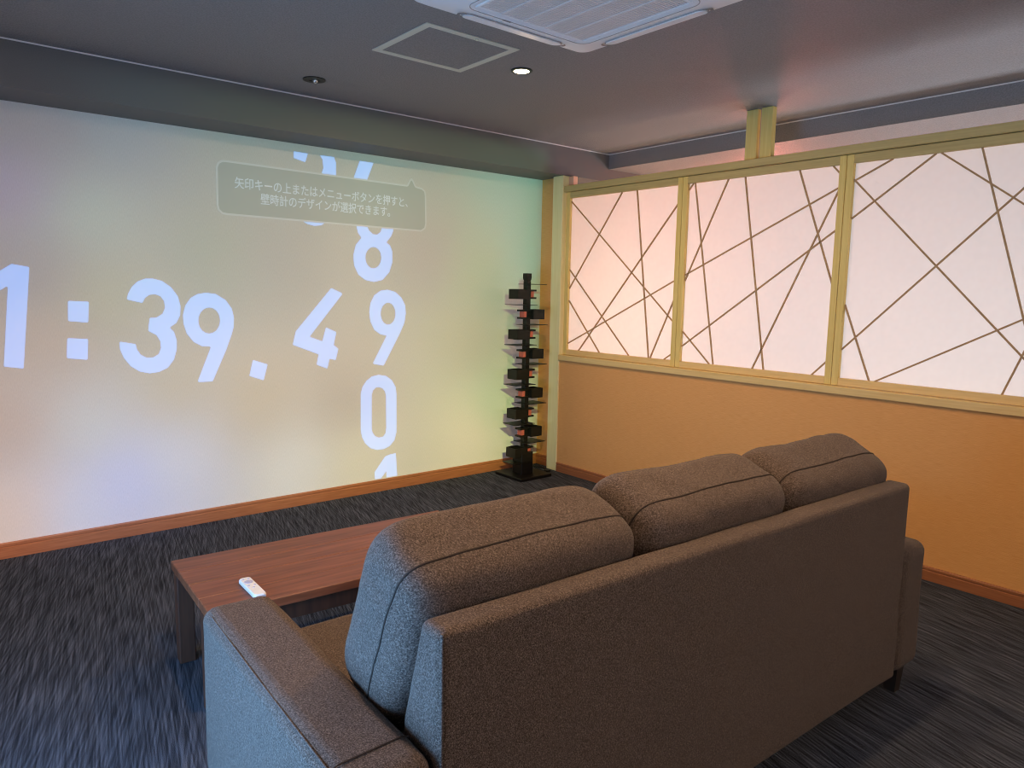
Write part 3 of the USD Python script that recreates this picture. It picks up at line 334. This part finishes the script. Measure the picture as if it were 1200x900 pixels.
# the projector hanging out of view, whose slide gives the wall its colours
CTRL = [  # pixel-free list: place on the wall (x, z) and colour seen there
    (-3.718, 2.360, (0.0080, 0.0080, 0.0080)),
    (-3.531, 2.324, (0.0080, 0.0080, 0.0080)),
    (-3.246, 2.321, (0.0144, 0.0593, 0.0727)),
    (-2.427, 2.334, (0.0365, 0.0879, 0.0454)),
    (-1.511, 2.365, (0.0387, 0.1168, 0.0622)),
    (-0.329, 2.269, (0.0602, 0.1934, 0.1103)),
    (-3.721, 1.993, (0.0437, 0.0131, 0.1070)),
    (-3.393, 1.887, (0.0953, 0.1706, 0.1128)),
    (-2.710, 1.683, (0.0175, 0.0737, 0.0080)),
    (-2.275, 1.702, (0.0080, 0.0441, 0.0080)),
    (-0.667, 1.639, (0.0465, 0.1366, 0.0080)),
    (-3.636, 1.551, (0.0172, 0.0080, 0.0080)),
    (-3.592, 1.181, (0.1628, 0.0807, 0.0080)),
    (-3.331, 1.416, (0.1103, 0.1271, 0.0080)),
    (-2.989, 0.850, (0.1702, 0.1298, 0.0080)),
    (-2.469, 0.755, (0.1899, 0.1353, 0.0080)),
    (-1.862, 0.705, (0.1229, 0.0922, 0.0080)),
    (-0.744, 1.096, (0.1215, 0.1450, 0.0080)),
    (-0.132, 1.797, (0.0080, 0.1725, 0.0903)),
    (-3.775, 0.722, (0.1866, 0.0779, 0.0080)),
    (-3.452, 0.688, (0.2216, 0.2499, 0.2433)),
    (-3.006, 0.427, (0.2725, 0.2917, 0.3401)),
    (-3.246, 0.356, (0.1676, 0.2138, 0.5193)),
    (-3.519, 0.197, (0.2754, 0.3109, 0.4511)),
    (-3.805, 0.201, (0.3976, 0.2403, 0.1403)),
    (-2.187, 0.255, (0.3437, 0.3377, 0.2595)),
    (-1.733, 0.254, (0.3395, 0.3139, 0.1367)),
    (-0.649, 0.392, (0.4721, 0.3759, 0.1589)),
    (-0.545, 0.525, (0.1301, 0.2783, 0.0542)),
    (-1.150, 1.752, (0.0080, 0.0397, 0.0080)),
]
pj = thing('ceiling_projector', label='white ceiling projector out of view behind the sofa', cat='projector')
K = .028
def toslide(x, z): return PROJ+(np.array([x, 0.0, z])-PROJ)*K
xs, zs = np.linspace(-4.72, .10, 60), np.linspace(-.12, 2.62, 34)
gx, gz = np.meshgrid(xs, zs)
cp = np.array([(c[0], c[1]) for c in CTRL]); cc = np.array([c[2] for c in CTRL])
d2 = ((gx[..., None]-cp[:, 0])**2+(gz[..., None]-cp[:, 1])**2)
w = 1/(d2+.05)**1.6; col = (w[..., None]*cc).sum(-2)/w.sum(-1)[..., None]
dist = np.sqrt((gx-PROJ[0])**2+PROJ[1]**2+(gz-PROJ[2])**2); fall = dist**2*(dist/abs(PROJ[1]))
tr = np.clip(col, .01, None)*(fall/fall.min())[..., None]
tr = np.clip(tr/0.75, 0, 1)
V = np.array([toslide(a, b) for a, b in zip(gx.ravel(), gz.ravel())])
F = [(j*60+i, j*60+i+1, (j+1)*60+i+1, (j+1)*60+i) for j in range(33) for i in range(59)]
M['slide'] = mat('projector_slide', {'a': ('attribute', {'attribute': 'slideColor'}), 't': ('transparent_bsdf', {})}, [('a.color', 't.color')], 't.BSDF')
sl = obj('slide', (V, np.array(F)), M['slide'], pj, label='tinted glass slide in front of the lamp')
UsdGeom.PrimvarsAPI(sl).CreatePrimvar('slideColor', Sdf.ValueTypeNames.Color3fArray, 'vertex').Set(Vt.Vec3fArray.FromNumpy(tr.reshape(-1, 3).astype(np.float32)))
s0, s1 = toslide(-4.72, -.12), toslide(.10, 2.62)
bx0, bx1, by0, by1, bz0, bz1 = s0[0], s1[0], PROJ[1]-.06, s0[1], s0[2], s1[2]
bz1 = max(bz1, PROJ[2]+.012)
box_ = [cbox((bx0-.03, by0-.03, bz0-.03), (bx0, by1+.004, bz1+.03)), cbox((bx1, by0-.03, bz0-.03), (bx1+.03, by1+.004, bz1+.03)), cbox((bx0, by0-.03, bz0-.03), (bx1, by1+.004, bz0)),
        cbox((bx0, by0-.03, s1[2]), (bx1, by1+.004, bz1+.03)) if s1[2] >= PROJ[2]+.012 else cbox((bx0, by1-.004, s1[2]), (bx1, by1+.004, bz1+.03)), cbox((bx0, by0-.03, bz0), (bx1, by0, bz1+.03)),
        cbox((bx0, by0, bz1), (bx1, by1+.004, bz1+.03))]
obj('housing', box_, M['black_metal'], pj)
obj('mount', cyl((PROJ[0], PROJ[1]-.03), .03, bz1+.03, ZC), M['ac_white'], pj)

# ------------------------------------------------------------------ sofa
SO = (-3.428, -3.596, 0); SR = -1.75
sofa = thing('sofa', SO, SR, label='three-seat brown-grey tweed sofa seen from behind, facing the projected wall', cat='sofa')
W_ = 1.985
prof = [(.02, .12), (.02, .822), (.066, .822), (.135, .6), (.18, .3), (.18, .12)]
def wob(m, amp=.003, sc=6, seed=1, it=2):
    m = m.copy()
    for _ in range(it): m = m.subdivide()
    m.merge_vertices(); n = m.vertex_normals
    m.vertices = m.vertices+n*((meshkit.fbm(m.vertices*sc, 3, seed)-.5)*2*amp)[:, None]
    return m
def soft(pts, r, amp=.003, seed=1, edge=.05):
    m = rhull(pts, r); v, f = trimesh.remesh.subdivide_to_size(m.vertices, m.faces, edge); m = trimesh.Trimesh(v, f); m.merge_vertices()
    n = m.vertex_normals.copy(); m.vertices = m.vertices+n*((meshkit.fbm(m.vertices*5, 3, seed)-.5)*2*amp)[:, None]
    return m
obj('back_frame', soft([(x, y, z) for x in (.02, W_-.02) for y, z in prof], .02, .003, 3), M['fabric'], sofa, 60)
obj('seat_frame', rhull([(x, y, z) for x in (.03, W_-.03) for y in (.16, .93) for z in (.12, .27)], .02), M['fabric'], sofa, 60)
def arm(x0, x1, sd):
    r = .042; pts = [(x, y, z) for x in (x0+r, x1-r) for y in (.042, .905) for z in (.10+r,)]+[(x, .905, .606-r) for x in (x0+r, x1-r)]+[(x, .042, .592-r) for x in (x0+r, x1-r)]
    a = obj('arm', soft(pts, r, .004, sd), M['fabric'], sofa, 60)
    xo = x0+.015 if x0 < 0 else x1-.015
    e = [(xo, .02, .20), (xo, .012, .45), (xo, .03, .578), (xo, .10, .584), (xo, .5, .588), (xo, .87, .596), (xo, .93, .575), (xo, .944, .50), (xo, .946, .3), (xo, .942, .14)]
    P = np.array(e); P = np.vstack([P[i]+(P[i+1]-P[i])*t for i in range(len(P)-1) for t in np.linspace(0, 1, 5)[:-1]]+[P[-1:]])
    obj('piping', tube(P, .0026, 6), M['fabric'], a, 60)
    obj('cross_seam', tube([(x0+.012, .085, .590), (x0+.03, .086, .5955), (x1-.03, .094, .5955), (x1-.012, .095, .588)], .002, 5), M['piping'], a)
arm(-.207, -.006, 5); arm(W_+.006, W_+.195, 8)
for k in range(3):
    a = k*W_/3
    obj('seat_cushion', soft([(x, y, z) for x in (a+.045, a+W_/3-.045) for y in (.24, .925) for z in (.325, .425)], .04, .006, 11+k), M['fabric'], sofa, 60)
for x, y in ((.06, .05), (W_+.10, .05), (-.10, .90), (W_+.10, .90)):
    obj('leg', hull([(x+s*.028, y+t*.028, .115) for s in (-1, 1) for t in (-1, 1)]+[(x+s*.020, y+t*.020, 0) for s in (-1, 1) for t in (-1, 1)]), M['leg'], sofa)
# piping up the near rear edge of the back
P = [(.004, .003, .13), (.003, .002, .5), (.003, .002, .80), (.006, .006, .838)]
obj('piping', tube(P, .004, 6), M['fabric'], sofa, 60)

def puff(hx, ht, ha, n=30, px=11.0, pt=3.8, pa=6.0, seed=0, sag=.0):
    g = np.linspace(-1, 1, n); g = np.sign(g)*np.abs(g)**.8
    A, B = np.meshgrid(g, g, indexing='ij'); V = []; F = []; o = 0
    for ax in range(3):
        for s in (-1, 1):
            q = np.empty((n, n, 3)); q[..., ax] = s; q[..., (ax+1) % 3] = A; q[..., (ax+2) % 3] = B
            V.append(q.reshape(-1, 3))
            for i in range(n-1):
                for j in range(n-1):
                    c = [o+i*n+j, o+(i+1)*n+j, o+(i+1)*n+j+1, o+i*n+j+1]
                    F.append(c if s > 0 else c[::-1])
            o += n*n
    V = np.vstack(V); F = np.array(F); lo, hi = np.full(len(V), .3), np.full(len(V), 1.2)
    for _ in range(40):
        m = (lo+hi)/2; f = np.abs(V[:, 0]*m)**px+np.abs(V[:, 1]*m)**pt+np.abs(V[:, 2]*m)**pa
        hi = np.where(f > 1, m, hi); lo = np.where(f > 1, lo, m)
    U = V*((lo+hi)/2)[:, None]
    m = trimesh.Trimesh(U*[hx, ht, ha], np.vstack([F[:, [0, 1, 2]], F[:, [0, 2, 3]]]), process=True); m.merge_vertices(); m.fix_normals()
    nn = m.vertex_normals.copy()
    m.vertices = m.vertices+nn*((meshkit.fbm(m.vertices*4.5+seed*3.1, 3, seed)-.5)*.028)[:, None]+nn*((meshkit.fbm(m.vertices*16+seed, 2, seed+9)-.5)*.007)[:, None]
    return m
def surf_loop(m, v0, ax=1):                            # cut of the cushion at a thickness: the run of its seam
    s = m.section([0, 1.0, 0], [0, v0, 0]); best = max(s.discrete, key=len); return np.array(best)[:-1]
LEAN = math.radians(23)
Rl = np.array([[1, 0, 0], [0, math.cos(LEAN), -math.sin(LEAN)], [0, math.sin(LEAN), math.cos(LEAN)]])
CL = ['loose back cushion at the left end of the sofa, nearest the remote', 'loose back cushion in the middle of the sofa back', 'loose back cushion at the right end of the sofa, by the shoji wall']
ca, sa = math.cos(math.radians(SR)), math.sin(math.radians(SR))
for k in range(3):
    hx = (.344, .335, .326)[k]; c = np.array([(.328, 1.014, 1.686)[k], (.274, .273, .272)[k], (.732, .738, .730)[k]])
    loc = (SO[0]+ca*c[0]-sa*c[1], SO[1]+sa*c[0]+ca*c[1], c[2])
    t = thing('back_cushion', loc, SR, label=CL[k], cat='cushion')
    base = puff(hx, .142, .246, seed=k+1)
    def place(m): m = m.copy(); m.vertices = m.vertices@Rl.T; return m
    obj('cover', place(base), M['fabric'], t, True)
    for v0 in (-.045,):
        L = surf_loop(base, v0)
        # resample and keep just proud of the cover
        seg = np.r_[0, np.cumsum(np.linalg.norm(np.diff(np.vstack([L, L[:1]]), axis=0), axis=1))]
        tt = np.linspace(0, seg[-1], 140, endpoint=False); Q = np.c_[[np.interp(tt, seg, np.r_[L[:, i], L[0, i]]) for i in range(3)]].T
        obj('piping', place(tube(Q, .0028, 6, True)), M['piping'], t, True)
    for q, za in enumerate((-.150, -.162)):             # the zip low on the rear face
        s = base.section([0, 0, 1.0], [0, 0, za]); L = max(s.discrete, key=len); L = L[L[:, 1] < -.075]; L = L[np.argsort(L[:, 0])]; L = L[np.abs(L[:, 0]) < hx-.03]
        obj('zip_seam', place(tube(L, .0035, 6)), M['fabric'], t, True)
# ------------------------------------------------------------------ low table
TT = (-2.83, -1.995, 0); TR_ = -2.9
tb = thing('low_table', TT, TR_, label='low dark walnut plank table in front of the sofa', cat='table')
tw, td, th, tt_ = 1.245/2, .59/2, .40, .036
pw = 2*td/4
for k in range(4):
    y0 = -td+k*pw
    obj('plank', cbox((-tw, y0+.0010, th-tt_), (tw, y0+pw-.0010, th-.0006*(k % 2)), .003), M['walnut'], tb)
for sx in (-1, 1):
    for sy in (-1, 1):
        x, y = sx*(tw-.031), sy*(td-.070)-(.0 if sy > 0 else -.03)
        obj('leg', cbox((x-.030, y-.030, 0), (x+.030, y+.030, th-tt_), .003), M['walnut_dark'], tb)
    obj('apron', cbox((sx*(tw-.045)-.010, -td+.102, th-tt_-.055), (sx*(tw-.045)+.010, td-.102, th-tt_)), M['walnut_dark'], tb)
obj('apron', cbox((-tw+.062, td-.085, th-tt_-.085), (tw-.062, td-.065, th-tt_)), M['walnut_dark'], tb)
obj('apron', cbox((-tw+.062, -td+.062, th-tt_-.085), (-.02, -td+.082, th-tt_), .002), M['walnut_dark'], tb)
obj('drawer_front', cbox((-.018, -td+.072, th-tt_-.085), (tw-.062, -td+.092, th-tt_), .002), M['walnut_dark'], tb)

# remote control
rm = thing('remote_control', (-3.282, -2.152, .4005), -1.5, label='small white remote control on the left end of the walnut table', cat='remote control')
ro = rrect(-.0225, -.092, .0225, .092, .012).difference(sbox(-.03, -.095, -.0195, .045))
v = extr(ro, .016); obj('body', hull([(x, y, z) for x, y in list(rrect(-.0225, -.092, .0225, .092, .012).exterior.coords) for z in (.004, .013)]+[(x*.86, y*.97, z) for x, y in list(rrect(-.0225, -.092, .0225, .092, .012).exterior.coords) for z in (0, .018)]), M['remote'], rm, 30)
obj('button_ring', ring((0, .040), .007, .0155, .018, .0192), M['button'], rm)
obj('button', cyl((0, .040), .0055, .018, .0195, 20), M['button'], rm)
for x, y in ((-.010, .072), (.010, .072), (-.011, .004), (.011, .004), (0, -.018)): obj('button', cyl((x, y), .0045, .018, .0193, 16), M['button'], rm)
obj('end_cap', cbox((-.017, -.0945, .003), (.017, -.0915, .013), .001), M['grey_plastic'], rm)

# ------------------------------------------------------------------ tower lamp
LX, LY = -.380, -.272
lp = thing('tower_lamp', (LX, LY, 0), 0, label='tall black wooden tower lamp of stacked boxes and plates in the corner', cat='lamp')
obj('base', cbox((-.165, -.165, .0), (.165, .165, .026), .004), M['black'], lp)
obj('pedestal', cbox((-.072, -.062, .026), (.048, .058, .205), .003), M['black'], lp)
obj('column', cbox((-.022, -.022, .205), (.022, .022, 1.583), .002), M['black'], lp)
obj('finial', hull([(sx*a, sy*a, z) for sx in (-1, 1) for sy in (-1, 1) for a, z in ((.018, 1.583), (.0225, 1.592), (.0245, 1.61), (.0240, 1.643))]), M['black'], lp)
obj('plate', cbox((-.03, -.075, 1.556), (.145, .075, 1.560)), M['black'], lp)
for k in range(9):
    s = -1 if k % 2 == 0 else 1
    z1 = 1.518-.159*k; z0 = z1-.078
    # box shade, open at top and bottom
    xa, xb = sorted((s*.024, s*.140)); ya, yb = -.058, .058; tk = .006
    sh = [cbox((xa, ya, z0), (xa+tk, yb, z1)), cbox((xb-tk, ya, z0), (xb, yb, z1)), cbox((xa+tk, ya, z0), (xb-tk, ya+tk, z1)), cbox((xa+tk, yb-tk, z0), (xb-tk, yb, z1)), cbox((xa+tk, ya+tk, z0+.03), (xb-tk, yb-tk, z0+.036))]
    b = obj('box_shade', sh, M['black'], lp)
    xo, xi = s*-.072, s*.024
    for z in (z0+.002, z1-.016): obj('bracket', cbox((min(xo, xi), -.034, z), (max(xo, xi), .034, z+.014), .001), M['black'], lp)
    obj('lining', cbox((min(s*-.050, s*-.0225), -.026, z0+.016), (max(s*-.050, s*-.0225), .026, z1-.016)), M['salmon'], lp, label='reddish block between two black brackets')
    xa, xb = sorted((s*-.045, s*.160))
    if k == 8: xa, xb = -.160, .030
    obj('plate', cbox((xa, -.080, z0-.047), (xb, .080, z0-.043)), M['black'], lp)
obj('cord', tube([(.165, -.03, .012), (.20, -.035, .006), (.245, -.02, .005), (.28, .02, .005), (.30, .08, .005), (.27, .16, .005), (.20, .21, .005), (.10, .235, .006)], .004, 6), M['cord'], lp, True)
obj('cord_switch', cbox((.222, -.045, .0), (.262, -.005, .018), .003), M['cord'], lp)

# ------------------------------------------------------------------ ceiling fittings
AX, AY = -2.075, -2.55
ac = thing('air_conditioner', (AX, AY, ZC), 0, label='white four-way ceiling air conditioner with slatted intake grille', cat='air conditioner')
def ringpts(h, r, z): return [(x, y, z) for x, y in list(rrect(-h, -h, h, h, r, 8).exterior.coords)]
def loft(secs):                                       # stack of equal-length loops, last one left open
    n = len(secs[0])-1; V = np.vstack([np.array(s)[:-1] for s in secs]); F = []
    for k in range(len(secs)-1):
        for i in range(n):
            j = (i+1) % n; F += [[k*n+i, k*n+j, (k+1)*n+j], [k*n+i, (k+1)*n+j, (k+1)*n+i]]
    m = trimesh.Trimesh(V, F, process=False); return m
hx_, hy_ = .49, .49
panel = loft([ringpts(.478, .05, 0), ringpts(.490, .05, -.004), ringpts(.490, .05, -.012), ringpts(.470, .05, -.022), ringpts(.36, .05, -.040), ringpts(.325, .05, -.046), ringpts(.316, .05, -.047), ringpts(.312, .05, -.043), ringpts(.3, .03, -.043), ringpts(.3, .03, -.030)])
panel.fix_normals(); panel.invert() if panel.face_normals[0] @ np.array([panel.triangles_center[0][0], panel.triangles_center[0][1], 0]) < 0 else None
obj('panel', panel, M['ac_white'], ac, 40)
obj('grille_back', cbox((-.3, -.3, -.030), (.3, .3, -.026)), M['ac_dark'], ac)
slats = [cbox((-.292, y-.0046, -.044), (.292, y+.0046, -.034)) for y in np.linspace(-.285, .285, 46)]
obj('grille_slats', slats, M['ac_grille'], ac, kind='stuff')
for x in np.linspace(-.292, .292, 6): obj('grille_rib', cbox((x-.005, -.294, -.0465), (x+.005, .294, -.036)), M['ac_grille'], ac)
for a, b in (((-.3, .288), (.3, .3)), ((-.3, -.3), (.3, -.288)), ((.288, -.288), (.3, .288)), ((-.3, -.288), (-.288, .288))):
    obj('grille_frame', cbox((*a, -.0480), (*b, -.035), .002), M['ac_white'], ac)
for k in range(4):
    # louvre: a long rounded flap following the sloping rim, a dark slot round it
    fl = extr(rrect(-.265, -.032, .265, .032, .030), .009); sl_ = extr(rrect(-.272, -.0365, .272, .0365, .034), .004)
    R = trimesh.transformations.rotation_matrix(k*math.pi/2, (0, 0, 1))
    tilt = trimesh.transformations.rotation_matrix(math.radians(-9.5), (1, 0, 0))
    for mm, dz, nm, mt in ((sl_, -.0350, 'louvre_slot', M['ac_gap']), (fl, -.0385, 'louvre', M['ac_white'])):
        mm = mm.copy(); mm.apply_transform(tilt); mm.apply_translation((0, -.424, dz)); mm.apply_transform(R)
        obj(nm, mm, mt, ac, 30)
for k in range(4):
    R = trimesh.transformations.rotation_matrix(k*math.pi/2, (0, 0, 1))
    for sx in (-1, 1):
        nt = extr(Polygon([(sx*.262, -.452), (sx*.288, -.444), (sx*.296, -.424), (sx*.288, -.402), (sx*.272, -.393), (sx*.283, -.410), (sx*.285, -.428), (sx*.278, -.441)]).buffer(0), .003)
        nt.apply_transform(trimesh.transformations.rotation_matrix(math.radians(-9.5), (1, 0, 0), (0, -.424, 0))); nt.apply_translation((0, 0, -.0370)); nt.apply_transform(R)
        obj('louvre_notch', nt, M['ac_dark'], ac)
gv = extr(rrect(-.332, -.332, .332, .332, .055, 8).difference(rrect(-.3295, -.3295, .3295, .3295, .053, 8)), .002); gv.apply_translation((0, 0, -.0472))
obj('panel_seam', gv, M['ac_gap'], ac)
obj('emblem', cbox((-.135, .328, -.0475), (-.092, .336, -.0455)), M['ac_dark'], ac)
for k in range(3): obj('indicator', cyl((-.10+.022*k-.06, .372), .003, -.0425, -.038, 12), M['white_trim'], ac)

hx0, hx1, hy0, hy1 = -2.358, -1.830, -1.874, -1.380
ht_ = thing('ceiling_hatch', ((hx0+hx1)/2, (hy0+hy1)/2, ZC), 0, label='square ceiling access hatch with a pale metal frame', cat='hatch')
a, b, fwid = (hx1-hx0)/2, (hy1-hy0)/2, .036
for lo, hi in (((-a, -b), (-a+fwid, b)), ((a-fwid, -b), (a, b)), ((-a+fwid, b-fwid), (a-fwid, b)), ((-a+fwid, -b), (a-fwid, -b+fwid))):
    o = [lo, hi]; obj('frame', cbox((*lo, -.005), (*hi, 0), .001), M['hatch_metal'], ht_)
obj('panel', cbox((-a+fwid+.003, -b+fwid+.003, -.004), (a-fwid-.003, b-fwid-.003, 0)), M['ceiling'], ht_)
obj('latch', cyl((.02, -b+.018), .008, -.008, -.005, 16), M['lens'], ht_)

dl = thing('downlight', (DOWN[0][0], DOWN[0][1], ZC), 0, label='lit round recessed downlight with black rim beside the air conditioner', cat='downlight')
obj('rim', ring((0, 0), .043, .056, -.006, 0), M['black_metal'], dl)
obj('lamp_disc', cyl((0, 0), .0425, -.0060, -.0050), M['bulb'], dl)
for x, y in DOWN[1:]:
    d = thing('downlight', (x, y, ZC), 0, label='downlight out of view above the %s' % ('left arm of the sofa' if x < -3 else 'open floor behind the sofa' if y < -5 else 'middle of the sofa'), cat='downlight')
    obj('rim', ring((0, 0), .043, .056, -.006, 0), M['black_metal'], d); obj('lamp_disc', cyl((0, 0), .0425, -.0060, -.0050), M['bulb'], d)
dk = thing('downlight', (-2.348, -.700, ZC), 0, label='unlit black recessed spotlight near the far wall', cat='downlight')
obj('rim', ring((0, 0), .030, .062, -.005, 0), M['black_metal'], dk)
obj('baffle', cyl((0, 0), .0305, -.002, -.0005), M['black_metal'], dk)
obj('lens', trimesh.creation.icosphere(subdivisions=2, radius=.015).apply_translation((.004, -.006, -.008)), M['lens'], dk, True)
# lamp hanging in the room behind the screens (only its glow is seen)
for (x, y, z, p_, c_), lb in zip(PEND, ('round pendant lamp hidden behind the corner screen', 'low round pendant lamp hidden behind the right edge screen', 'red-tinted round pendant lamp near the ceiling hidden behind the corner screen')):
    hl = thing('pendant_lamp', (x, y, z), 0, label=lb, cat='lamp')
    obj('flex', tube([(0, 0, .13), (0, 0, .4), (0, 0, ZR-z)], .004, 6), M['cord'], hl)
    obj('cap', cyl((0, 0), .03, .115, .13, 20), M['black_metal'], hl)
